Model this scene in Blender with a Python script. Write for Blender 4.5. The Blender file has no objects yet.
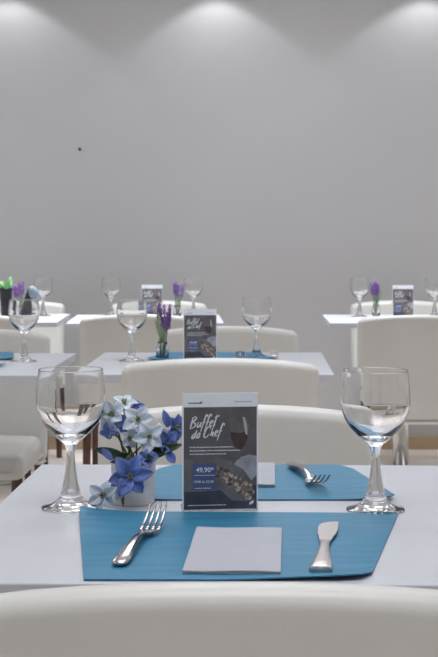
import bpy, bmesh, math, random
from mathutils import Vector, Matrix, Euler

random.seed(7)
SC = bpy.context.scene
COL = SC.collection
PI = math.pi

# ------------------------------------------------------------------ camera
HC = 1.12            # eye height
TT = 0.77            # table-top height
cam = bpy.data.cameras.new('camera')
cam_o = bpy.data.objects.new('camera', cam)
COL.objects.link(cam_o)
cam.sensor_fit = 'VERTICAL'
cam.sensor_height = 36
cam.sensor_width = 24
cam.lens = 1290 / 657 * 36
cam.shift_x = -39 / 657
cam.shift_y = -84.5 / 657
cam.clip_start = 0.05
cam.dof.use_dof = True
cam.dof.focus_distance = 1.68
cam.dof.aperture_fstop = 22
cam_o.location = (0, 0, HC)
cam_o.rotation_euler = (PI / 2, 0, 0)
SC.camera = cam_o

# ------------------------------------------------------------------ world, lights, exposure
w = bpy.data.worlds.new('world')
SC.world = w
w.use_nodes = True
w.node_tree.nodes['Background'].inputs[0].default_value = (0.9, 0.95, 1, 1)
w.node_tree.nodes['Background'].inputs[1].default_value = 0.1
SC.view_settings.view_transform = 'Standard'
SC.view_settings.look = 'None'
SC.view_settings.gamma = 1
SC.view_settings.use_curve_mapping = False
SC.view_settings.exposure = -0.05
try:
    SC.cycles.sample_clamp_indirect = 4
    SC.cycles.blur_glossy = 0.6
    SC.cycles.max_bounces = 16
    SC.cycles.transmission_bounces = 14
    SC.cycles.diffuse_bounces = 6
    SC.cycles.glossy_bounces = 6
except Exception:
    pass

WALL_Y = 7.05
CEIL = 2.72


def lamp(name, typ, loc, power, color=(1, 1, 1), **kw):
    l = bpy.data.lights.new(name, typ)
    l.energy = power
    l.color = color
    for k, v in kw.items():
        setattr(l, k, v)
    o = bpy.data.objects.new(name, l)
    COL.objects.link(o)
    o.location = loc
    return o


# ceiling panel lamps of the dining room
for lx in (-2.3, 0.0, 2.3):
    for ly, pw, sp in ((-0.9, 12, 110), (1.1, 9.3, 110), (3.1, 12.5, 110), (5.5, 17, 180)):
        lamp('ceiling_panel_lamp', 'AREA', (lx, ly, CEIL - 0.02), pw, (0.95, 0.98, 1.04),
             shape='SQUARE', size=1.2, spread=math.radians(sp))
# square downlights over the three far tables
for lx in (-1.27, -0.50, 0.67):
    lamp('table_downlight_lamp', 'AREA', (lx, 6.02, CEIL - 0.02), 7.5, (0.95, 0.98, 1.04),
         shape='SQUARE', size=0.4, spread=math.radians(58))
# wall-washing downlights in the ceiling close to the far wall
for k in range(-2, 4):
    lamp('wall_washer_lamp', 'SPOT', (-0.224 + 1.135 * k, WALL_Y - 0.20, 2.593), 5.4, (0.96, 0.98, 1.03),
         spot_size=math.radians(112), spot_blend=0.3, shadow_soft_size=0.025)
    lamp('wall_washer_beam_lamp', 'SPOT', (-0.224 + 1.135 * k, WALL_Y - 0.28, 2.70), 34, (0.98, 0.985, 1.0),
         spot_size=math.radians(26), spot_blend=1.0, shadow_soft_size=0.04)

# ------------------------------------------------------------------ helpers


def mat(name, col, rough=0.5, metal=0.0, var=0.0, vscale=8.0, bump=0.0, bscale=200.0, spec=0.5,
        stretch=None, coat=0.0, trans=0.0, ior=1.45, sheen=0.0, sss=0.0):
    m = bpy.data.materials.new(name)
    m.use_nodes = True
    nt = m.node_tree
    b = nt.nodes['Principled BSDF']
    c = (*col, 1)
    b.inputs['Base Color'].default_value = c
    b.inputs['Roughness'].default_value = rough
    b.inputs['Metallic'].default_value = metal
    b.inputs['Specular IOR Level'].default_value = spec
    b.inputs['Coat Weight'].default_value = coat
    b.inputs['Transmission Weight'].default_value = trans
    b.inputs['IOR'].default_value = ior
    b.inputs['Sheen Weight'].default_value = sheen
    if sss:
        b.inputs['Subsurface Weight'].default_value = sss
        b.inputs['Subsurface Scale'].default_value = 0.005
    tc = nt.nodes.new('ShaderNodeTexCoord')
    src = tc.outputs['Object']
    if stretch:
        mp = nt.nodes.new('ShaderNodeMapping')
        mp.inputs['Scale'].default_value = stretch
        nt.links.new(src, mp.inputs['Vector'])
        src = mp.outputs['Vector']
    if var:
        n = nt.nodes.new('ShaderNodeTexNoise')
        n.inputs['Scale'].default_value = vscale
        n.inputs['Detail'].default_value = 5
        nt.links.new(src, n.inputs['Vector'])
        r = nt.nodes.new('ShaderNodeValToRGB')
        r.color_ramp.elements[0].position = 0.3
        r.color_ramp.elements[1].position = 0.7
        r.color_ramp.elements[0].color = (*[max(0, x * (1 - var)) for x in col], 1)
        r.color_ramp.elements[1].color = (*[min(1, x * (1 + var)) for x in col], 1)
        nt.links.new(n.outputs['Fac'], r.inputs['Fac'])
        nt.links.new(r.outputs['Color'], b.inputs['Base Color'])
    if bump:
        n2 = nt.nodes.new('ShaderNodeTexNoise')
        n2.inputs['Scale'].default_value = bscale
        n2.inputs['Detail'].default_value = 3
        nt.links.new(src, n2.inputs['Vector'])
        bp = nt.nodes.new('ShaderNodeBump')
        bp.inputs['Strength'].default_value = bump
        bp.inputs['Distance'].default_value = 0.002
        nt.links.new(n2.outputs['Fac'], bp.inputs['Height'])
        nt.links.new(bp.outputs['Normal'], b.inputs['Normal'])
    return m


def obj(name, bm, m, parent=None, smooth=True, loc=None):
    me = bpy.data.meshes.new(name)
    bmesh.ops.recalc_face_normals(bm, faces=bm.faces)
    bm.to_mesh(me)
    bm.free()
    if smooth:
        for p in me.polygons:
            p.use_smooth = True
    if isinstance(m, (list, tuple)):
        for x in m:
            me.materials.append(x)
    else:
        me.materials.append(m)
    o = bpy.data.objects.new(name, me)
    COL.objects.link(o)
    if parent:
        o.parent = parent
    if loc:
        o.location = loc
    return o


def tag(o, label, cat, group=None):
    o['label'] = label
    o['category'] = cat
    if group:
        o['group'] = group
    return o


def thing(name, label, cat, loc=(0, 0, 0), rz=0.0, group=None):
    o = bpy.data.objects.new(name, None)
    o.empty_display_size = 0.05
    COL.objects.link(o)
    o.location = loc
    o.rotation_euler = (0, 0, rz)
    return tag(o, label, cat, group)


def dup(root, label, loc, rz=0.0, group=None):
    def cp(o, par):
        c = o.copy()
        COL.objects.link(c)
        if par:
            c.parent = par
        for ch in list(kids.get(o.name, [])):
            cp(ch, c)
        return c
    kids = {}
    for o in bpy.data.objects:
        if o.parent:
            kids.setdefault(o.parent.name, []).append(o)
    r = cp(root, None)
    r.location = loc
    r.rotation_euler = (0, 0, rz)
    r['label'] = label
    if group:
        r['group'] = group
    return r


def structure(o):
    o['kind'] = 'structure'
    return o


def bx(bm, lo, hi):
    v = [bm.verts.new((x, y, z)) for x in (lo[0], hi[0]) for y in (lo[1], hi[1]) for z in (lo[2], hi[2])]
    for f in ((0, 1, 3, 2), (4, 6, 7, 5), (0, 4, 5, 1), (2, 3, 7, 6), (0, 2, 6, 4), (1, 5, 7, 3)):
        bm.faces.new([v[i] for i in f])


def rbox(lo, hi, bev, seg=3, cuts=(1, 1, 1), deform=None):
    bm = bmesh.new()
    bx(bm, lo, hi)
    bmesh.ops.recalc_face_normals(bm, faces=bm.faces)
    if bev:
        bmesh.ops.bevel(bm, geom=list(bm.edges), offset=bev, segments=seg, profile=0.5, affect='EDGES')
    for ax in range(3):
        n = cuts[ax]
        for k in range(1, n):
            co = [0, 0, 0]
            co[ax] = lo[ax] + bev + (hi[ax] - lo[ax] - 2 * bev) * k / n
            no = [0, 0, 0]
            no[ax] = 1
            bmesh.ops.bisect_plane(bm, geom=bm.verts[:] + bm.edges[:] + bm.faces[:], plane_co=co, plane_no=no)
    if deform:
        for v in bm.verts:
            v.co = Vector(deform(v.co.x, v.co.y, v.co.z))
    return bm


def lathe(bm, prof, n=40, axis=(0, 0), cap0=False, cap1=False):
    rings = []
    for r, z in prof:
        if r < 1e-6:
            rings.append([bm.verts.new((axis[0], axis[1], z))])
        else:
            rings.append([bm.verts.new((axis[0] + r * math.cos(2 * PI * k / n), axis[1] + r * math.sin(2 * PI * k / n), z))
                          for k in range(n)])
    for a, b in zip(rings, rings[1:]):
        for k in range(n):
            k2 = (k + 1) % n
            if len(a) == 1 and len(b) == 1:
                continue
            if len(a) == 1:
                bm.faces.new((a[0], b[k], b[k2]))
            elif len(b) == 1:
                bm.faces.new((a[k], b[0], a[k2]))
            else:
                bm.faces.new((a[k], b[k], b[k2], a[k2]))
    if cap0:
        bm.faces.new(rings[0][::-1])
    if cap1:
        bm.faces.new(rings[-1])
    return bm


def sweep(bm, pts, rad, n=8, side=Vector((1, 0, 0)), power=1.0):
    """elliptical section (half width, half thickness) along a path"""
    pts = [Vector(p) for p in pts]
    rings = []
    for i, p in enumerate(pts):
        t = (pts[min(i + 1, len(pts) - 1)] - pts[max(i - 1, 0)]).normalized()
        s = (side - t * side.dot(t))
        if s.length < 1e-5:
            s = Vector((0, 1, 0)) - t * t.y
        s.normalize()
        u = t.cross(s)
        a, b = rad[i] if isinstance(rad[i], (tuple, list)) else (rad[i], rad[i])
        ring = []
        for k in range(n):
            c, q = math.cos(2 * PI * k / n), math.sin(2 * PI * k / n)
            c = math.copysign(abs(c) ** power, c)
            q = math.copysign(abs(q) ** power, q)
            ring.append(bm.verts.new(p + s * (a * c) + u * (b * q)))
        rings.append(ring)
    for a, b in zip(rings, rings[1:]):
        for k in range(n):
            bm.faces.new((a[k], b[k], b[(k + 1) % n], a[(k + 1) % n]))
    bm.faces.new(rings[0][::-1])
    bm.faces.new(rings[-1])
    return bm


def poly_slab(pts, z0, z1, cut=0.02, bend=None):
    """flat polygon extruded in z, cut into a grid so it can bend"""
    bm = bmesh.new()
    f = bm.faces.new([bm.verts.new((x, y, z0)) for x, y in pts])
    r = bmesh.ops.extrude_face_region(bm, geom=[f])
    for v in [g for g in r['geom'] if isinstance(g, bmesh.types.BMVert)]:
        v.co.z = z1
    xs = [p[0] for p in pts]
    ys = [p[1] for p in pts]
    if bend:
        for ax, a in ((0, xs), (1, ys)):
            k = min(a) + cut
            while k < max(a):
                co = [0, 0, 0]
                co[ax] = k
                no = [0, 0, 0]
                no[ax] = 1
                bmesh.ops.bisect_plane(bm, geom=bm.verts[:] + bm.edges[:] + bm.faces[:], plane_co=co, plane_no=no)
                k += cut
        for v in bm.verts:
            v.co.z += bend(v.co.x, v.co.y)
    return bm


def P(px, py=None, d=None, z=None):
    """point of the room behind a photo pixel, at distance d or at height z"""
    if d is None:
        d = (HC - z) * 1290 / (py - 244)
    return Vector(((px - 258) * d / 1290, d, HC - (py - 244) * d / 1290 if py is not None else TT))


# ------------------------------------------------------------------ materials
M = {}
M['wall'] = mat('wall_paint', (0.495, 0.493, 0.495), 0.85, var=0.015, vscale=1.5, bump=0.05, bscale=60)
M['sidewall'] = mat('side_wall_paint', (0.52, 0.52, 0.52), 0.85, var=0.015, vscale=1.5)
M['ceiling'] = mat('ceiling_paint', (0.8, 0.8, 0.79), 0.9, var=0.01, vscale=2)
M['baseboard'] = mat('tan_wood', (0.46, 0.345, 0.225), 0.45, var=0.10, vscale=6, stretch=(0.4, 1, 8))
M['laminate'] = mat('white_laminate', (0.52, 0.535, 0.58), 0.32, var=0.02, vscale=14, bump=0.02, bscale=90)
M['leather'] = mat('cream_leatherette', (0.605, 0.60, 0.575), 0.33, var=0.035, vscale=5, bump=0.10, bscale=260)
M['piping'] = mat('pale_piping', (0.80, 0.79, 0.76), 0.4, var=0.02, vscale=20)
M['darkwood'] = mat('dark_brown_wood', (0.075, 0.032, 0.024), 0.4, var=0.3, vscale=30, stretch=(1, 1, 0.12))
M['steel'] = mat('brushed_steel', (0.62, 0.61, 0.60), 0.22, metal=1.0, var=0.06, vscale=40, stretch=(1, 1, 0.05))
M['cutlery'] = mat('polished_steel', (0.50, 0.49, 0.50), 0.14, metal=1.0, var=0.05, vscale=60)
M['knife'] = mat('satin_steel', (0.60, 0.565, 0.56), 0.32, metal=1.0, var=0.04, vscale=60)
M['mat'] = mat('teal_vinyl', (0.034, 0.185, 0.315), 0.42, var=0.14, vscale=30, spec=0.3, stretch=(0.25, 2.2, 1), bump=0.2, bscale=160)
M['napkin'] = mat('white_paper_napkin', (0.40, 0.415, 0.46), 0.9, var=0.015, vscale=40, bump=0.3, bscale=420)
M['glass'] = mat('clear_glass', (1, 1, 1), 0.0, trans=1.0, ior=1.46)
M['acrylic'] = mat('clear_acrylic', (0.97, 0.98, 1), 0.02, trans=1.0, ior=1.3)
M['paper'] = mat('white_card', (0.92, 0.95, 1.0), 0.5, var=0.01, vscale=30)
M['pot'] = mat('white_ceramic', (0.74, 0.75, 0.77), 0.35, var=0.015, vscale=20)
M['blue'] = mat('blue_petal', (0.14, 0.205, 0.52), 0.6, var=0.35, vscale=55)
M['whitep'] = mat('white_petal', (0.62, 0.70, 0.80), 0.6, var=0.13, vscale=60)
M['stamen'] = mat('green_stamen', (0.20, 0.24, 0.10), 0.6, var=0.2, vscale=80)
M['leaf'] = mat('dark_leaf', (0.022, 0.055, 0.022), 0.45, var=0.4, vscale=40)
M['stem'] = mat('olive_stem', (0.10, 0.12, 0.045), 0.6, var=0.2, vscale=60)
M['lav'] = mat('lavender_floret', (0.22, 0.10, 0.36), 0.7, var=0.6, vscale=70)
M['lavstem'] = mat('lavender_stem', (0.17, 0.25, 0.14), 0.6, var=0.3, vscale=60)
M['paleleaf'] = mat('pale_green_leaf', (0.32, 0.42, 0.24), 0.6, var=0.2, vscale=60)
M['brightleaf'] = mat('bright_green_leaf', (0.16, 0.36, 0.13), 0.55, var=0.35, vscale=60)
M['black'] = mat('black_plastic', (0.012, 0.012, 0.018), 0.45, var=0.2, vscale=30)
M['bagflap'] = mat('grey_blue_flap', (0.22, 0.27, 0.32), 0.45, var=0.1, vscale=30)
M['floor'] = mat('pale_floor_tile', (0.86, 0.79, 0.73), 0.28, var=0.04, vscale=2.2)
M['reflection_door'] = mat('dark_reflection_door', (0.03, 0.02, 0.018), 0.4, var=0.2, vscale=4, stretch=(6, 1, 0.5))  # for the added out-of-view doors that only darken reflections
# print inks
M['ink'] = mat('dark_photo_print', (0.13, 0.12, 0.122), 0.4, var=0.25, vscale=26)
M['inkmid'] = mat('grey_photo_print', (0.165, 0.152, 0.158), 0.4, var=0.3, vscale=40)
M['inknavy'] = mat('navy_photo_print', (0.055, 0.062, 0.09), 0.4, var=0.3, vscale=40)
M['cloth'] = mat('grey_cloth_print', (0.36, 0.36, 0.40), 0.45, var=0.25, vscale=50)
M['wine'] = mat('wine_print', (0.075, 0.045, 0.046), 0.4, var=0.3, vscale=60)
M['glassprint'] = mat('glass_print', (0.165, 0.14, 0.138), 0.4, var=0.3, vscale=60)
M['shine'] = mat('pale_shine_print', (0.55, 0.50, 0.50), 0.4)
M['food1'] = mat('cream_food_print', (0.52, 0.42, 0.34), 0.45, var=0.3, vscale=120)
M['food2'] = mat('brown_food_print', (0.24, 0.175, 0.135), 0.45, var=0.3, vscale=120)
M['food3'] = mat('dark_food_print', (0.085, 0.075, 0.075), 0.45)
M['bluebox'] = mat('blue_print', (0.075, 0.11, 0.25), 0.4, var=0.1, vscale=30)
M['letter'] = mat('white_print', (0.80, 0.80, 0.82), 0.5)
M['letterdark'] = mat('grey_print', (0.05, 0.05, 0.07), 0.5)

# ------------------------------------------------------------------ room shell
XL, XR, YB = -3.9, 3.9, -3.4


def slab(name, lo, hi, m):
    bm = bmesh.new()
    bx(bm, lo, hi)
    return structure(obj(name, bm, m, smooth=False))


slab('floor', (XL - .1, YB - .1, -0.1), (XR + .1, WALL_Y + .1, 0), M['floor'])
slab('ceiling', (XL - .1, YB - .1, CEIL), (XR + .1, WALL_Y + .1, CEIL + .1), M['ceiling'])
slab('wall_back', (XL - .1, WALL_Y, 0), (XR + .1, WALL_Y + .1, CEIL), M['wall'])
slab('wall_left', (XL - .1, YB, 0), (XL, WALL_Y, CEIL), M['sidewall'])
slab('wall_right', (XR, YB, 0), (XR + .1, WALL_Y, CEIL), M['sidewall'])
slab('wall_front', (XL - .1, YB - .1, 0), (XR + .1, YB, CEIL), M['sidewall'])
bm = rbox((XL, WALL_Y - .018, 0), (XR, WALL_Y, 0.072), 0.004, 2)
structure(obj('baseboard_back', bm, M['baseboard'], smooth=False))
# unseen dark doors added behind the camera for dark reflections in glass and steel
for i, (x0, x1) in enumerate(((-2.5, -1.5), (0.5, 1.5))):
    bm = rbox((x0, YB, 0), (x1, YB + .05, 2.1), 0.006, 2)
    for zc in (0.55, 1.5):
        bx(bm, (x0 + .15, YB + .05, zc - .35), (x1 - .15, YB + .06, zc + .35))
    structure(obj('reflection_door_%d' % (i + 1), bm, M['reflection_door'], smooth=False))
# nail left in the wall
bm = bmesh.new()
sweep(bm, [(0, 0, 0), (0, -.012, 0.001), (0, -.013, 0.001), (0, -.016, .001)], [.004, .004, .009, .007], n=10)
n = obj('wall_nail', bm, M['letterdark'])
n.location = P(80, 149.5, WALL_Y)
n.location.y = WALL_Y
tag(n, 'tiny dark nail left in the bare grey wall', 'nail')

# ------------------------------------------------------------------ tables


def make_table(label, loc, rz):
    t = thing('dining_table', label, 'table', loc, rz, 'white square dining tables')
    obj('tabletop', rbox((-.35, -.35, TT - .022), (.35, .35, TT), .002, 2), M['laminate'], t, smooth=False)
    bm = bmesh.new()
    lathe(bm, [(0, .012), (.037, .012), (.037, TT - .03), (0, TT - .03)], 32)
    obj('column', bm, M['steel'], t)
    bm = rbox((-.15, -.15, TT - .030), (.15, .15, TT - .022), .002, 1)
    obj('mounting_plate', bm, M['steel'], t, smooth=False)
    bm = bmesh.new()
    lathe(bm, [(0, 0), (.135, 0), (.14, .003), (.14, .008), (.13, .013), (.037, .018), (0, .018)], 40)
    obj('base', bm, M['steel'], t)
    return t


R = math.radians
TG = 'white square dining tables'
tab = make_table('nearest white square table, laid with blue mats, two wine glasses and potted blue flowers', (0.0, 1.692, 0), R(-0.9))
dup(tab, 'white square table in the middle row with two glasses, lavender and a sign', (-.145, 3.812, 0), 0, TG)
dup(tab, 'white square table cut off at left in middle row, one wine glass on it', (-.932, 3.785, 0), 0, TG)
dup(tab, 'white square table by the far wall holding black plant pot and black pouch', (-1.27, 6.1, 0), R(3.3), TG)
dup(tab, 'white square far table partly hidden behind the middle table, with lavender and menu sign', (-.522, 6.05, 0), R(3.6), TG)
dup(tab, 'white square far table standing alone at right with menu sign and lavender', (.668, 6.05, 0), 0, TG)
tab.location.y = 1.686
tab.scale = (1, 1.025, 1)

# ------------------------------------------------------------------ chairs


def make_chair():
    t = thing('dining_chair', '', 'chair', (0, 0, 0), 0, 'cream upholstered dining chairs')

    def back(x, y, z):
        u = x / .252
        k = (z - .37) / .45
        z2 = z - (.016 * u * u + .004 * abs(u) ** 6) * max(0, k)
        x2 = x * (1 - .012 * (1 - k))
        y2 = y - .05 * k ** 1.3 + .012 * u * u
        return (x2, y2, z2)
    bm = rbox((-.252, -.240, .37), (.252, -.185, .823), .0242, 6, (10, 1, 8), back)
    b = obj('backrest', bm, M['leather'], t)
    bm = bmesh.new()
    sweep(bm, [(x, -.214 + .012 * (x / .252) ** 2, .366) for x in [-.238 + .0476 * i for i in range(11)]],
          [(.034, .0075)] * 11, side=Vector((0, 1, 0)))
    obj('piping', bm, M['piping'], b)

    def seat(x, y, z):
        u, v = x / .24, y / .22
        top = max(0, (z - .40) / .065)
        z2 = z + top * (.012 * (1 - u * u) * (1 - v * v) - .010 * max(0, v) ** 3)
        return (x * (1 - .03 * max(0, -v)), y, z2)
    bm = rbox((-.242, -.178, .375), (.242, .215, .463), .028, 4, (8, 8, 1), seat)
    s = obj('seat', bm, M['leather'], t)
    bm = bmesh.new()
    pts = [(-.243, -.15, .402), (-.246, .175, .402), (-.2, .219, .402), (.2, .219, .402), (.246, .175, .402), (.243, -.15, .402)]
    sweep(bm, pts, [.003] * 6, n=6, side=Vector((0, 0, 1)))
    obj('seam', bm, M['leather'], s)
    for sx in (-1, 1):
        bm = bmesh.new()
        sweep(bm, [(sx * .222, -.205, .37), (sx * .224, -.215, .2), (sx * .226, -.225, 0)], [.018, .0165, .014], n=4, power=.7)
        obj('leg', bm, M['darkwood'], t, smooth=False)
        bm = bmesh.new()
        sweep(bm, [(sx * .215, .17, .378), (sx * .217, .175, .2), (sx * .219, .18, 0)], [.018, .0165, .013], n=4, power=.7)
        obj('leg', bm, M['darkwood'], t, smooth=False)
    return t


chair = make_chair()
CG = 'cream upholstered dining chairs'
chair.location = (-.02, 1.127 + .265, 0)
chair['label'] = 'cream chair back filling the bottom edge, in front of the nearest table'
far = [  # facing the camera: x, y of the backrest top, yaw
    ('cream chair tucked behind the nearest table, back right behind the printed sign', -.039, 2.39, .6),
    ('cream chair behind the middle table, back seen past the lone wine glass', -.108, 4.68, 0),
    ('cream chair at left whose seat and back show below and above the cut-off table', -.978, 4.52, 0),
    ('brightly lit cream chair against the wall behind the far right table', .738, 6.80, 0),
    ('cream chair against the wall behind the black plant pot and pouch', -1.267, 6.80, 0),
    ('cream chair against the wall behind the far middle table and lavender', -.515, 6.80, 1.5),
]
near = [
    ('cream chair between nearest and middle table, wide back straight above the printed sign', -.098, 3.275, .4),
    ('cream chair in front of the far middle table, dark brown legs showing beside the blossoms', -.516, 5.46, 2.5),
    ('cream chair in front of the far right table, big plain back behind right wine glass', .669, 5.40, 0),
    ('cream chair in front of the far left table, mostly hidden behind a wine glass', -1.27, 5.48, 2),
]
for lab, x, y, a in far:
    dup(chair, lab, (x, y - .265, 0), PI + R(a), CG)
for lab, x, y, a in near:
    c = dup(chair, lab, (x, y + .265, 0), R(a), CG)
    if y < 4:
        c.scale = (1, 1, 1.009)

# ------------------------------------------------------------------ placemats
MG = 'teal placemats'


def placemat(label, x, y, flip, curl):
    # wide side towards the table centre (+y unless flipped)
    raw = [(-.181, -.172), (.085, -.173), (.108, -.168), (.120, -.150), (.181, .155), (.176, .158), (-.232, .170), (-.226, .12)]
    if curl == 'plain':
        raw = [(-.130, -.142), (.130, -.142), (.150, -.10), (.190, .125), (.184, .134), (-.184, .134), (-.190, .125), (-.150, -.10)]
    s = -1 if flip else 1
    pts = [(px * s, py * s) for px, py in raw]

    def bend(a, b):
        if curl == 'near':
            e = .005 * max(0, min(1, (a + .03) / .15)) * max(0, (-.125 - b) / .042) ** 1.5
            e += .006 * max(0, (-a - .15) / .08) ** 2 * max(0, (b - .02) / .15)
            return e + .0008
        e = .004 * max(0, (abs(a) - .11) / .07) ** 2
        return e + .0008
    bm = poly_slab(pts, 0, .0014, .022, bend)
    o = obj('placemat', bm, M['mat'], smooth=False)
    o.location = (x, y, TT)
    return tag(o, label, 'placemat', MG)


placemat('teal placemat at the front of nearest table, under fork, napkin and knife', 0, 1.511, False, 'near')
placemat('teal placemat behind the printed sign on nearest table, under a fork and napkin', -.003, 1.892, True, 'plain')
placemat('teal placemat at the far side of the middle table, under a small fork', -.145, 4.012, True, 'plain')
placemat('teal placemat at the near side of the middle table, hidden behind chair back', -.145, 3.61, False, 'plain')
placemat('teal placemat corner at left picture edge, behind, on the cut-off table', -.93, 4.02, True, 'plain')
placemat('teal placemat tip at left picture edge, in front, on the cut-off table', -.915, 3.585, False, 'plain')

# ------------------------------------------------------------------ napkins


def napkin(label, quad, z):
    bm = bmesh.new()
    h = 0
    for k in range(4):        # four folded plies, each a hair smaller
        q = [Vector((x, y, 0)) for x, y in quad]
        c = sum(q, Vector()) / 4
        q = [c + (p - c) * (1 - .006 * (k % 2)) for p in q]
        sub = poly_slab([(p.x - c.x, p.y - c.y) for p in q], h, h + .0007, .02,
                        lambda a, b: .0007 * math.sin(a * 60 + b * 25 + k) * (0.2 + .2 * k) + .0004)
        me = bpy.data.meshes.new('ply')
        sub.to_mesh(me)
        sub.free()
        bm.from_mesh(me)
        bpy.data.meshes.remove(me)
        h += .0009
    o = obj('napkin', bm, M['napkin'], smooth=False)
    o.location = (c.x, c.y, z)
    return tag(o, label, 'napkin', 'white paper napkins')


napkin('white paper napkin flat on the front placemat between fork and knife',
       [(-.080, 1.36), (.0238, 1.354), (.029, 1.563), (-.0746, 1.57)], TT + .0024)
napkin('white paper napkin mostly hidden behind the printed sign of the nearest table',
       [(-.081, 1.846), (.0244, 1.844), (.0264, 2.026), (-.079, 2.03)], TT + .0026)

# ------------------------------------------------------------------ wine glasses


def make_glass():
    t = thing('wine_glass', '', 'wine glass', (0, 0, 0), 0, 'stemmed wine glasses')
    def fine(p, n=4):
        out = []
        for i in range(len(p) - 1):
            a, b, c, d = p[max(i - 1, 0)], p[i], p[i + 1], p[min(i + 2, len(p) - 1)]
            for k in range(n):
                t_ = k / n
                out.append(tuple(max(0.0, .5 * (2 * b[j] + (c[j] - a[j]) * t_ + (2 * a[j] - 5 * b[j] + 4 * c[j] - d[j]) * t_ ** 2
                                 + (3 * b[j] - a[j] - 3 * c[j] + d[j]) * t_ ** 3)) for j in (0, 1)))
        return out + [p[-1]]
    bm = bmesh.new()
    lathe(bm, [(0, .0018), (.03, .0008), (.0375, 0), (.0385, .0008), (.0385, .0022)] + fine([(.0385, .0022), (.034, .0036), (.026, .0060),
               (.0195, .0100), (.0150, .0160), (.0122, .0230)], 3)[1:], 72)
    obj('foot', bm, M['glass'], t)
    bm = bmesh.new()
    lathe(bm, fine([(.0122, .0230), (.0104, .032), (.0085, .042), (.0066, .054), (.0056, .066), (.0056, .074), (.0064, .079), (.0088, .0850)], 3), 72)
    obj('stem', bm, M['glass'], t)
    outer = [(.0088, .0850), (.0140, .0898), (.0222, .0970), (.0303, .1050), (.0376, .1145), (.0425, .1250), (.0450, .1360), (.0456, .1450),
             (.0454, .155), (.0446, .166), (.0434, .177), (.0428, .1828)]
    inner = [(.0418, .1828), (.0424, .177), (.0436, .166), (.0444, .155), (.0445, .1450), (.0439, .1362), (.0413, .1264), (.0362, .1166),
             (.0286, .1082), (.0200, .1014), (.0110, .0966), (.0045, .0950), (.0, .0947)]
    bm = bmesh.new()
    rim = [(.0428, .1831), (.04275, .1838), (.0425, .1842), (.0421, .1842), (.04185, .1838), (.0418, .1831)]
    lathe(bm, fine(outer) + rim + fine(inner), 96)
    obj('bowl', bm, M['glass'], t)
    return t


g0 = make_glass()
GG = 'stemmed wine glasses'
g0.location = (-.2485, 1.712, TT)
g0['label'] = 'large empty wine glass left of the potted flowers on nearest table'
glasses = [
    ('large empty wine glass right of the far placemat on nearest table', 375.5, 1.697),
    ('wine glass left of the lavender jar on the middle table', 132, 3.86),
    ('wine glass right of the menu sign on the middle table', 256.5, 3.99),
    ('wine glass on the cut-off table at left, in front of black pot', 24, 3.835),
    ('faint far wine glass beside the black pouch near the wall', 43, 6.28),
    ('small far wine glass just left of the far menu sign', 111, 6.28),
    ('small far wine glass right of the lavender, above the middle menu sign', 193.5, 6.28),
    ('small wine glass left of the lavender on the far right table', 359.5, 6.22),
    ('small wine glass cut by the right picture edge on far right table', 434.5, 6.22),
]
for lab, px, d in glasses:
    p = P(px, d=d)
    dup(g0, lab, (p.x, d, TT + (.0 if d > 2 else 0)), random.uniform(0, 6), GG)

# ------------------------------------------------------------------ cutlery


def make_fork():
    t = thing('fork', '', 'fork', (0, 0, 0), 0, 'steel forks')
    bm = bmesh.new()
    sweep(bm, [(0, -.098, .0040), (0, -.094, .0042), (0, -.08, .0055), (0, -.055, .0090), (0, -.025, .0120), (0, .005, .0110), (0, .020, .0085), (0, .030, .0070)],
          [(.005, .0018), (.0088, .0028), (.0100, .0032), (.0080, .0030), (.0058, .0028), (.0042, .0026), (.0045, .0020), (.0065, .0013)], n=12)
    obj('handle', bm, M['cutlery'], t)
    bm = bmesh.new()
    sweep(bm, [(0, .026, .0075), (0, .032, .0066), (0, .040, .0055), (0, .047, .0050), (0, .052, .0050)],
          [(.0055, .0013), (.0085, .0012), (.0118, .0011), (.0128, .0010), (.0130, .0009)], n=12)
    for k in range(4):
        x = (-1.5 + k) * .0070
        sweep(bm, [(x, .050, .0050), (x, .062, .0062), (x * .98, .076, .0105), (x * .96, .090, .0170), (x * .95, .100, .0235), (x * .95, .104, .0262)],
              [(.0022, .0009), (.0021, .001), (.0019, .001), (.0017, .001), (.0014, .0009), (.0006, .0006)], n=8)
    obj('tines', bm, M['cutlery'], t)
    return t


FG = 'steel forks'
fork = make_fork()
fork['label'] = 'steel fork on the front placemat left of the napkin, tines pointing away'
fa, fb = Vector((-.150, 1.386, 0)), Vector((-.124, 1.606, 0))
fc = fa.lerp(fb, .49)
fork.location = (fc.x, fc.y, TT + .0022)
fork.rotation_euler = (0, 0, -math.atan2(fb.x - fa.x, fb.y - fa.y))
fork.scale = (1, 1.10, 1)
dup(fork, 'steel fork with tines towards the camera on the placemat behind the printed sign',
    (.071, 1.912, TT + .0028), PI + math.atan2(.039, .22), FG)
dup(fork, 'small fork on the far placemat of the middle table, left of wine glass', (P(239.5, d=3.9).x, 3.99, TT + .003), PI + .02, FG)


def make_knife():
    t = thing('table_knife', 'steel table knife with broad handle end on right of front placemat', 'knife', (0, 0, 0), 0)
    bm = bmesh.new()
    sweep(bm, [(-.001, -.121, .0050), (-.001, -.1190, .0050), (0, -.098, .0052), (0, -.07, .0055), (0, -.04, .006), (0, -.01, .0058), (0, .012, .005)],
          [(.0118, .0042), (.0124, .0048), (.0112, .0046), (.0086, .0038), (.0062, .0034), (.0054, .0028), (.0062, .0018)], n=16, power=.7)
    obj('handle', bm, M['knife'], t)
    outline = [(-.0060, .008), (.0060, .008), (.0085, .03), (.0125, .055), (.0135, .08), (.0135, .112), (.0098, .114), (.0020, .111), (-.0060, .104), (-.0095, .094), (-.0105, .08), (-.0100, .055), (-.0078, .03)]
    bm = poly_slab([(a, b) for a, b in outline], .0040, .0056)
    obj('blade', bm, M['knife'], t, smooth=False)
    return t


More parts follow.
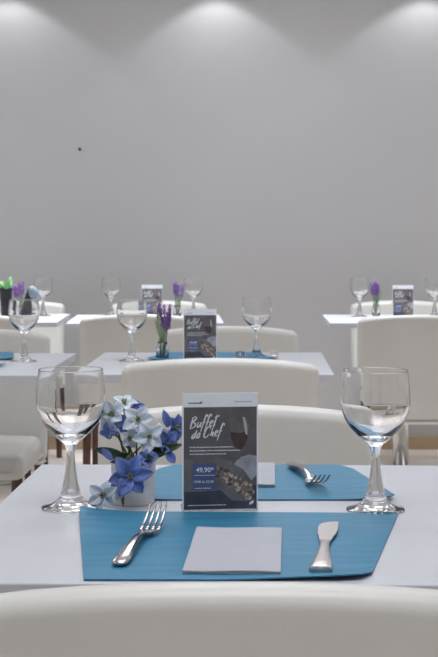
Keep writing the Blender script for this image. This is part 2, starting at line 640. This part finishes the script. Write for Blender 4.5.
kn = make_knife()
ka, kb = Vector((.0670, 1.365, 0)), Vector((.0865, 1.604, 0))
kn.location = ((ka.x + kb.x) / 2, (ka.y + kb.y) / 2 - .003, TT + .0016)
kn.rotation_euler = (0, 0, -math.atan2(kb.x - ka.x, kb.y - ka.y))
# knife on the middle table, right of the glass
k2 = dup(kn, 'thin steel knife lying beside the far wine glass on the middle table', (P(274, d=4.03).x, 4.03, TT + .003), 0)
kn['group'] = k2['group'] = 'steel table knives'

# ------------------------------------------------------------------ printed menu signs


def flat(bm, pts, y, mi):
    f = bm.faces.new([bm.verts.new((x, y, z)) for x, z in pts])
    f.material_index = mi


def text_mesh(s, size, shear=0.0, offset=0.0):
    cu = bpy.data.curves.new('lettering', 'FONT')
    cu.body = s
    cu.size = size
    cu.shear = shear
    cu.offset = offset
    o = bpy.data.objects.new('lettering', cu)
    COL.objects.link(o)
    bpy.context.view_layer.update()
    me = bpy.data.meshes.new_from_object(o.evaluated_get(bpy.context.evaluated_depsgraph_get()))
    bpy.data.objects.remove(o)
    return me


BRUSH = {  # hand-drawn script strokes in letter boxes (x, y 0..1 = x-height)
    'B': (1.0, [[(.15, 1.75), (.05, .1)], [(.0, 1.6), (.5, 1.85), (.75, 1.5), (.2, 1.0), (.75, .75), (.7, .2), (.0, .0)]]),
    'u': (.75, [[(.12, .95), (.02, .3), (.2, .02), (.5, .5), (.6, .95), (.52, .2), (.7, .05)]]),
    'f': (.58, [[(.62, 1.55), (.58, 1.9), (.36, 1.95), (.24, 1.3), (.14, .3), (.02, -.65)], [(.05, .72), (.48, .80)]]),
    'e': (.60, [[(.05, .4), (.45, .6), (.4, .95), (.12, .85), (.05, .3), (.25, .0), (.55, .2)]]),
    't': (.60, [[(.32, 1.75), (.12, .2), (.3, .02)], [(.0, 1.35), (.75, 1.55)]]),
    'd': (.72, [[(.45, .85), (.15, .75), (.02, .25), (.2, .0), (.48, .5), (.62, 1.5), (.5, .3), (.65, .02)]]),
    'o': (.62, [[(.35, .9), (.08, .6), (.1, .1), (.4, .1), (.48, .6), (.3, .9), (.6, .75)]]),
    'C': (.98, [[(.80, 1.25), (.85, 1.6), (.55, 1.75), (.15, 1.2), (.05, .4), (.25, -.02), (.6, .1), (.85, .5)]]),
    'h': (.70, [[(.3, 1.8), (.08, .0), (.3, .7), (.5, .75), (.42, .2), (.6, .02)]]),
    ' ': (.45, []),
}


def brush(bm, s, x0, z0, hx, slope, y, mi, wd):
    x = x0
    for ch in s:
        adv, strokes = BRUSH[ch]
        for st in strokes:
            pts = []
            for i in range(len(st) - 1):
                a, b = Vector(st[i]), Vector(st[i + 1])
                for k in range(4):
                    pts.append(a.lerp(b, k / 4))
            pts.append(Vector(st[-1]))
            for _ in range(2):
                pts = [pts[0]] + [(pts[i - 1] + pts[i] * 2 + pts[i + 1]) / 4 for i in range(1, len(pts) - 1)] + [pts[-1]]
            q = [(x + (p.x + .22 * p.y) * hx, z0 + p.y * hx + slope * (x + p.x * hx - x0)) for p in pts]
            prev = None
            for i, (qx, qz) in enumerate(q):
                wk = wd * (.55 + .6 * math.sin(PI * (i + .6) / len(q)))
                j0, j1 = max(i - 1, 0), min(i + 1, len(q) - 1)
                tx, tz = q[j1][0] - q[j0][0], q[j1][1] - q[j0][1]
                tl = math.hypot(tx, tz) or 1
                wk *= .50 + .25 * abs(tz / tl)
                ox, oz = -tz / tl * wk, tx / tl * wk
                a = bm.verts.new((qx - ox, y, qz - oz))
                b = bm.verts.new((qx + ox, y, qz + oz))
                if prev:
                    f = bm.faces.new((prev[0], a, b, prev[1]))
                    f.material_index = mi
                prev = (a, b)
        x += adv * hx


def make_sign():
    t = thing('menu_sign', '', 'sign', (0, 0, 0), 0, 'printed buffet signs')
    W, H = .0500, .155
    # holder: clear upright, folded foot
    bm = rbox((-W, .0006, .003), (W, .0032, H), .0006, 2)
    h2 = rbox((-W, -.0015, 0), (W, .045, .003), .0008, 2)
    me = bpy.data.meshes.new('t')
    h2.to_mesh(me)
    bm.from_mesh(me)
    bpy.data.meshes.remove(me)
    h2.free()
    obj('holder', bm, M['acrylic'], t, smooth=False)
    bm = rbox((-W + .0006, -.0002, .0006), (W - .0006, .0004, H - .0008), 0)
    card = obj('card', bm, M['paper'], t, smooth=False)
    y = -.0004

    def q(px, py):        # sign-local coordinates of a photo pixel of the nearest sign
        return ((px - 220) * .001333, H - .001 - (py - 392.5) * .001316)

    def quad(bm, a, b, y, mi):
        (x0, z0), (x1, z1) = q(*a), q(*b)
        flat(bm, [(x0, z1), (x1, z1), (x1, z0), (x0, z0)], y, mi)
    mats = [M['ink'], M['inkmid'], M['inknavy'], M['cloth'], M['wine'], M['glassprint'], M['shine'], M['food1'], M['food2'], M['food3'], M['bluebox']]
    bm = bmesh.new()
    quad(bm, (184.3, 405.8), (256.2, 507.5), y, 0)
    y -= .00005
    flat(bm, [q(*p) for p in ((184.3, 458), (214, 455), (232, 460), (232, 494), (184.3, 494))], y, 1)
    flat(bm, [q(*p) for p in ((184.3, 490), (215, 489), (256.2, 484), (256.2, 507.5), (184.3, 507.5))], y - .00002, 2)
    flat(bm, [q(*p) for p in ((234, 462), (240, 456), (249, 453.5), (256.2, 455), (256.2, 474), (250, 480), (243, 474), (236, 470))], y - .00004, 3)
    # wine glass in the picture
    gl = [(229, 413), (229.6, 424), (231, 436), (234, 445), (239, 449.5), (244, 445), (247.5, 436), (248.5, 424), (246, 413)]
    flat(bm, [q(*p) for p in gl], y - .00006, 5)
    flat(bm, [q(*p) for p in ((229.8, 431), (231, 438), (234, 445), (239, 449.5), (244, 445), (247, 438), (248, 430.5), (239, 432))], y - .00008, 4)
    flat(bm, [q(*p) for p in ((238, 449), (240, 449), (240, 458), (238, 458))], y - .00008, 5)
    flat(bm, [q(*p) for p in ((242.2, 416), (244.4, 416.5), (246.6, 425), (247.2, 434), (245, 433), (243.6, 424))], y - .0001, 6)
    # plate of food
    rr = random.Random(5)
    flat(bm, [q(*p) for p in ((216, 470), (223, 463), (233, 463), (243, 468), (251, 480), (252, 493), (246, 500), (232, 499), (224, 492), (215, 482))], y - .00007, 1)
    for k in range(210):
        a = rr.random() ** .8
        cx = 218 + 32 * a + rr.uniform(-3, 3)
        cy = 467 + 23 * a + rr.uniform(-6, 9)
        r = rr.uniform(.8, 3.0)
        mi = rr.choice((7, 8, 8, 9, 1, 8, 7, 1))
        n = rr.randint(5, 7)
        ph = rr.random() * 6
        flat(bm, [q(cx + r * rr.uniform(.6, 1.2) * math.cos(ph + 2 * PI * i / n), cy + r * .75 * math.sin(ph + 2 * PI * i / n)) for i in range(n)],
             y - .0001 - k * .000001, mi)
    quad(bm, (193, 461.5), (216.5, 488), y - .00006, 10)
    o = obj('printed_photo', bm, mats, card, smooth=False)
    # lettering
    y -= .0003
    bm = bmesh.new()
    inks = [M['letter'], M['letterdark']]
    x0, z0 = q(190.2, 427.2)
    brush(bm, 'Buffet', x0, z0, .0086, .10, y, 0, .00125)
    x0, z0 = q(191.5, 437.5)
    brush(bm, 'do Chef', x0, z0, .0086, .10, y, 0, .00125)

    obj('title_lettering', bm, inks, card, smooth=False)
    bm = bmesh.new()

    def words(x0, x1, py, hgt, seed, mi=0):      # rows of tiny unreadable print
        r_ = random.Random(seed)
        x = x0
        bm = bmesh.new()
        while x < x1:
            wlen = r_.uniform(.9, 2.6)
            quad(bm, (x, py - hgt / 2 * r_.uniform(.8, 1.1)), (min(x + wlen, x1), py + hgt / 2 * r_.uniform(.8, 1.1)), y, mi)
            x += wlen + .45
        return bm
    obj('fine_print', words(190, 233, 445.6, 1.1, 1), inks, card, smooth=False)
    obj('fine_print', words(190, 240, 449, 1.1, 2), inks, card, smooth=False)
    obj('fine_print', words(190, 226, 452.4, 1.0, 3), inks, card, smooth=False)
    obj('fine_print', words(195, 211, 486.3, .8, 4), inks, card, smooth=False)
    obj('fine_print', words(188.5, 226, 503.2, .8, 5), inks, card, smooth=False)
    quad(bm, (194.5, 473.2), (215, 473.7), y, 0)
    rule = bm
    bm = bmesh.new()
    # small white leaf mark bottom right
    flat(bm, [q(*p) for p in ((248.5, 503.2), (249.6, 500.6), (253.4, 498.8), (253.0, 501.6), (250.6, 503.4))], y, 0)
    obj('leaf_emblem', bm, inks, card, smooth=False)
    bm = bmesh.new()
    # dark header marks
    obj('header_print', words(189, 200.5, 401.6, 1.2, 8, 1), inks, card, smooth=False)
    flat(bm, [q(*p) for p in ((199.5, 402.6), (202, 402.0), (202.4, 400), (200.5, 400.6))], y, 1)
    obj('header_print', words(234, 251.5, 400.6, .5, 9, 1), inks, card, smooth=False)
    obj('header_emblem', bm, inks, card, smooth=False)
    bm = rule
    for s, px, py, size in (('49,90*', 196.3, 470.3, .0088), ('19:00 \u00e0s 23:30', 193.6, 481.0, .0046)):
        me = text_mesh(s, size, 0, .00012 if size > .006 else .00003)
        b2 = bmesh.new()
        b2.from_mesh(me)
        xx, zz = q(px, py)
        for v in b2.verts:
            v.co = Vector((xx + v.co.x, y, zz + v.co.y))
        me2 = bpy.data.meshes.new('t')
        for f in b2.faces:
            f.material_index = 0
        b2.to_mesh(me2)
        b2.free()
        bm.from_mesh(me2)
        bpy.data.meshes.remove(me2)
        bpy.data.meshes.remove(me)
    obj('price_lettering', bm, inks, card, smooth=False)
    return t


SG = 'printed buffet signs'
sign = make_sign()
sign['label'] = 'large printed buffet sign standing on nearest table behind the front placemat'
sign.location = (-.0497, 1.690, TT)
sign.rotation_euler = (0, 0, R(6))
for lab, px, d, a in (('printed buffet sign on the middle table between lavender jar and wine glass', 200, 3.87, 3),
                      ('small far printed sign left of the far lavender, half hidden by a wine glass', 152, 6.18, 3),
                      ('small printed sign on the far right table beside lavender', 403, 6.12, 2)):
    p = P(px, d=d)
    dup(sign, lab, (p.x, d, TT), R(a), SG)

# ------------------------------------------------------------------ potted flowers on the nearest table


def petal(bm, base, direction, up, L, wdt, curl, mi=0, cup=.25):
    d = direction.normalized()
    s = d.cross(up).normalized()
    u = s.cross(d).normalized()
    nL, nW = 7, 4
    grid = []
    for i in range(nL + 1):
        a = i / nL
        wv = wdt * (math.sin(PI * min(1, a * .92 + .08)) ** .8) * (1 if a < .97 else .5)
        c = base + d * (L * a * (1 - .12 * curl * a)) + u * (L * (.22 * a - curl * a * a))
        row = []
        for j in range(nW + 1):
            b = -1 + 2 * j / nW
            row.append(bm.verts.new(c + s * (wv * b * .5) + u * (wv * cup * b * b)))
        grid.append(row)
    for i in range(nL):
        for j in range(nW):
            f = bm.faces.new((grid[i][j], grid[i + 1][j], grid[i + 1][j + 1], grid[i][j + 1]))
            f.material_index = mi


def blossom(parent, name, c, face, L, wdt, n, m, rot=0.0, curl=.35, stamen=True, skew=None):
    face = Vector(face).normalized()
    a = face.cross(Vector((0, 0, 1)))
    if a.length < .1:
        a = Vector((1, 0, 0))
    a.normalize()
    b = face.cross(a)
    bm = bmesh.new()
    for k in range(n):
        th = rot + 2 * PI * k / n + random.uniform(-.18, .18)
        d = a * math.cos(th) + b * math.sin(th) + face * random.uniform(.15, .45)
        l = L * random.uniform(.85, 1.12)
        petal(bm, Vector(c), d, face, l, wdt * random.uniform(.85, 1.1), curl * random.uniform(.7, 1.3))
    o = obj(name, bm, m, parent)
    sol = o.modifiers.new('thick', 'SOLIDIFY')
    sol.thickness = .0005
    if stamen:
        bm = bmesh.new()
        for k in range(5):
            th = 2 * PI * k / 5
            tip = Vector(c) + face * .009 + (a * math.cos(th) + b * math.sin(th)) * .003
            sweep(bm, [Vector(c), Vector(c).lerp(tip, .6), tip], [.0012, .0008, .0014], n=6)
        bmesh.ops.create_icosphere(bm, subdivisions=1, radius=.0035, matrix=Matrix.Translation(Vector(c) + face * .0015))
        obj('stamen', bm, M['stamen'], o)
    return o


POTD = 1.745
pot_p = P(133.5, d=POTD)
fl = thing('potted_flowers', 'white pot of blue and white artificial blossoms on nearest table', 'potted flowers', (0, 0, 0))
fl.location = (pot_p.x, POTD, TT)
bm = bmesh.new()
lathe(bm, [(0, 0), (.0270, 0), (.0285, .0015), (.0292, .02), (.0300, .045), (.0306, .0600), (.0309, .0612), (.0300, .0616), (.0290, .0605), (.0285, .052), (0, .050)], 48)
obj('pot', bm, M['pot'], fl)
top = Vector((0, 0, .055))


def L(px, py, dd=0.0):
    p = P(px, py, POTD + dd)
    return p - Vector((pot_p.x, POTD, TT))


bl = [  # px, py, depth offset, facing, petal length, width, n, colour, rot
    ('white_blossom', 113, 415, -.012, (-.3, -1, .4), .024, .017, 5, 'whitep', .2),
    ('white_blossom', 124, 405, .008, (.1, -.6, 1), .020, .013, 5, 'whitep', .6),
    ('white_blossom', 138, 420, -.016, (.1, -1, .35), .026, .018, 5, 'whitep', .5),
    ('white_blossom', 149, 437, -.024, (.15, -1, .2), .024, .017, 5, 'whitep', .1),
    ('white_blossom', 158, 434, -.008, (.5, -1, .3), .018, .013, 5, 'whitep', .9),
    ('white_blossom', 110, 427, -.016, (-.6, -1, .0), .018, .013, 5, 'whitep', .4),
    ('white_blossom', 104, 495, -.050, (-.2, -1, .1), .023, .0145, 6, 'whitep', .35),
    ('white_blossom', 122, 487, -.046, (.2, -1, -.5), .018, .011, 5, 'whitep', .0),
    ('white_blossom', 131, 438, -.020, (-.1, -1, .1), .016, .012, 5, 'whitep', .8),
    ('blue_blossom', 130, 476, -.050, (.05, -1, .15), .031, .020, 6, 'blue', .12),
    ('blue_blossom', 174, 428, .005, (.7, -.8, .2), .023, .016, 5, 'blue', .5),
    ('blue_blossom', 166, 442, -.012, (.4, -1, .1), .018, .016, 5, 'blue', .2),
    ('blue_blossom', 147, 459, -.035, (.0, -1, .6), .016, .015, 5, 'blue', .7),
    ('blue_blossom', 109, 431, -.020, (-.3, -1, -.4), .015, .011, 4, 'blue', .1),
    ('blue_blossom', 124, 424, .006, (-.1, -1, .5), .017, .012, 5, 'blue', .3),
    ('blue_blossom', 137, 407, .012, (.2, -1, .6), .012, .009, 4, 'blue', .3),
]
for nm, px, py, dd, face, Ln, wd, n, mm, rot in bl:
    c = L(px, py, dd)
    o = blossom(fl, nm, c, face, Ln, wd, n, M[mm], rot, stamen=(mm == 'whitep' or Ln > .02))
    bm = bmesh.new()
    a = top + Vector((random.uniform(-.012, .012), random.uniform(-.012, .012), -.004))
    f_ = Vector(face).normalized()
    mid = a.lerp(c, .5) + Vector((0, 0, .012 if c.z < .06 else 0)) - f_ * .006
    sweep(bm, [a, a.lerp(mid, .5) + Vector((0, 0, .004)), mid, mid.lerp(c, .55) - f_ * .003, c - f_ * .0005], [.0016, .0014, .0012, .0012, .0016], n=6)
    obj('stem', bm, M['stem'], fl)
# single drooping blue petals and buds
for a, b, wd, mm in (((168, 427), (163, 409), .011, 'blue'), ((166, 451), (175, 464), .013, 'blue'), ((102, 449), (113, 461), .009, 'blue')):
    bm = bmesh.new()
    A, B = L(*a, -.02), L(*b, -.02)
    petal(bm, A, B - A, Vector((.2, -1, .3)), (B - A).length, wd, .2)
    o = obj('bud', bm, M[mm], fl)
    o.modifiers.new('thick', 'SOLIDIFY').thickness = .0005
for a, b, wd, dd in (((128, 466), (96, 449), .015, -.01), ((140, 467), (180, 445), .017, -.02), ((134, 468), (116, 455), .014, -.03), ((136, 468), (152, 458), .016, -.045), ((136, 468), (126, 460), .014, -.045),
                     ((140, 468), (160, 455), .012, -.035), ((118, 480), (101, 508), .006, -.045), ((136, 468), (150, 453), .010, .01), ((122, 484), (123, 505), .005, -.045),
                     ((138, 467), (112, 462), .010, -.025)):
    bm = bmesh.new()
    A, B = L(*a, dd * .5), L(*b, dd)
    if wd > .007:
        A = top + Vector(((A.x) * .4, -.005, 0))
    petal(bm, A, B - A, Vector((.1, -1, .6)), (B - A).length * 1.1, wd, .25)
    o = obj('leaf', bm, M['leaf'] if wd > .007 else M['stem'], fl)
    o.modifiers.new('thick', 'SOLIDIFY').thickness = .0006

# ------------------------------------------------------------------ lavender jars


def make_lavender():
    t = thing('lavender_jar', '', 'flower vase', (0, 0, 0), 0, 'lavender in small glass jars')
    bm = bmesh.new()
    lathe(bm, [(0, 0), (.0185, 0), (.0195, .002), (.0195, .034), (.0175, .040), (.0150, .044), (.0155, .052),
               (.0145, .052), (.0138, .044), (.0160, .039), (.0180, .033), (.0180, .004), (0, .0035)], 32)
    obj('jar', bm, M['glass'], t)
    rr = random.Random(3)
    for k in range(9):
        th = 2 * PI * k / 9 + rr.uniform(-.3, .3)
        rad = rr.uniform(.009, .031)
        base = Vector((.006 * math.cos(th), .006 * math.sin(th), .006))
        tip = Vector((rad * math.cos(th) + .003, rad * math.sin(th), rr.uniform(.135, .168)))
        mid = base.lerp(tip, .5) * .9 + Vector((0, 0, .008))
        bm = bmesh.new()
        sweep(bm, [base, base.lerp(mid, .6), mid, mid.lerp(tip, .5), tip], [.0016, .0016, .0015, .0013, .0008], n=6)
        s = obj('stem', bm, M['lavstem'], t)
        bm = bmesh.new()
        for i in range(24):
            a = i / 24
            p = mid.lerp(tip, .28 + .76 * a)
            ang = i * 2.4
            rr_ = .0068 * (1 - .5 * a) * rr.uniform(.5, 1.2)
            p = p + Vector((math.cos(ang) * rr_, math.sin(ang) * rr_, 0))
            bmesh.ops.create_icosphere(bm, subdivisions=1, radius=.0035 * (1 - .35 * a), matrix=Matrix.Translation(p) @ Matrix.Diagonal((1, 1, 1.4, 1)))
        obj('flower_spike', bm, M['lav'], s)
    for dx, dz in ((-.024, .125), (.022, .148), (-.012, .15)):
        bm = bmesh.new()
        A, B = Vector((0, -.004, .055)), Vector((dx, -.008, dz))
        petal(bm, A, B - A, Vector((0, -1, .2)), (B - A).length, .011, .1)
        o = obj('leaf', bm, M['paleleaf'], t)
        o.modifiers.new('thick', 'SOLIDIFY').thickness = .0005
    return t


lav = make_lavender()
LG = 'lavender in small glass jars'
lav['label'] = 'lavender in a small glass jar on the middle table left of the sign'
lav.location = (P(162.5, d=3.93).x, 3.93, TT)
for lab, px, d, a in (('lavender jar on far middle table, straight above the middle sign', 177.3, 6.25, 1.2),
                      ('lavender jar on the far right table left of the small sign', 376, 6.3, 2.3),
                      ('lavender on the far left table beside the black plant pot', 20, 6.25, 4.0)):
    dup(lav, lab, (P(px, d=d).x, d, TT), a, LG)

# ------------------------------------------------------------------ far left table: potted plant and pouch
pp = thing('potted_plant', 'small green plant in a black pot on the far left table', 'potted plant', (P(6, d=6.05).x, 6.05, TT))
bm = bmesh.new()
lathe(bm, [(0, 0), (.022, 0), (.026, .07), (.029, .128), (.031, .134), (.031, .144), (.028, .144), (.026, .130), (0, .128)], 28)
obj('pot', bm, M['black'], pp)
rr = random.Random(11)
for k in range(16):
    th = rr.uniform(0, 2 * PI)
    e = rr.uniform(.5, 1.35)
    d = Vector((math.cos(th) * math.cos(e), math.sin(th) * math.cos(e), math.sin(e)))
    bm = bmesh.new()
    petal(bm, Vector((d.x * .012, d.y * .012, .124)), d, Vector((-d.x * .3, -d.y * .3 - .2, 1)) if e < 1.2 else Vector((0, -1, .2)), rr.uniform(.045, .082), .020, .3)
    o = obj('leaf', bm, M['brightleaf'], pp)
    o.modifiers.new('thick', 'SOLIDIFY').thickness = .0006

pu = thing('pouch', 'black pouch with rounded grey side on the far left table', 'bag', (P(29, d=6.0).x, 6.0, TT))


def pouch(x, y, z):
    k = z / .15
    return (x * (1 - .62 * k ** 1.4) + .016 * k, y * (1 - .6 * k), z)


obj('body', rbox((-.045, -.03, 0), (.038, .03, .15), .012, 4, (4, 2, 5), pouch), M['black'], pu)
bm = bmesh.new()
lathe(bm, [(0, -.011), (.018, -.010), (.028, -.005), (.031, 0), (.028, .005), (.018, .010), (0, .011)], 28)
for v in bm.verts:
    c = v.co.copy()
    v.co = Vector((c.x * .72, c.z, c.y * 1.15))
bmesh.ops.rotate(bm, verts=bm.verts, cent=(0, 0, 0), matrix=Matrix.Rotation(R(-24), 3, 'Y'))
bmesh.ops.translate(bm, verts=bm.verts, vec=(.026, -.024, .122))
obj('flap', bm, M['bagflap'], pu)
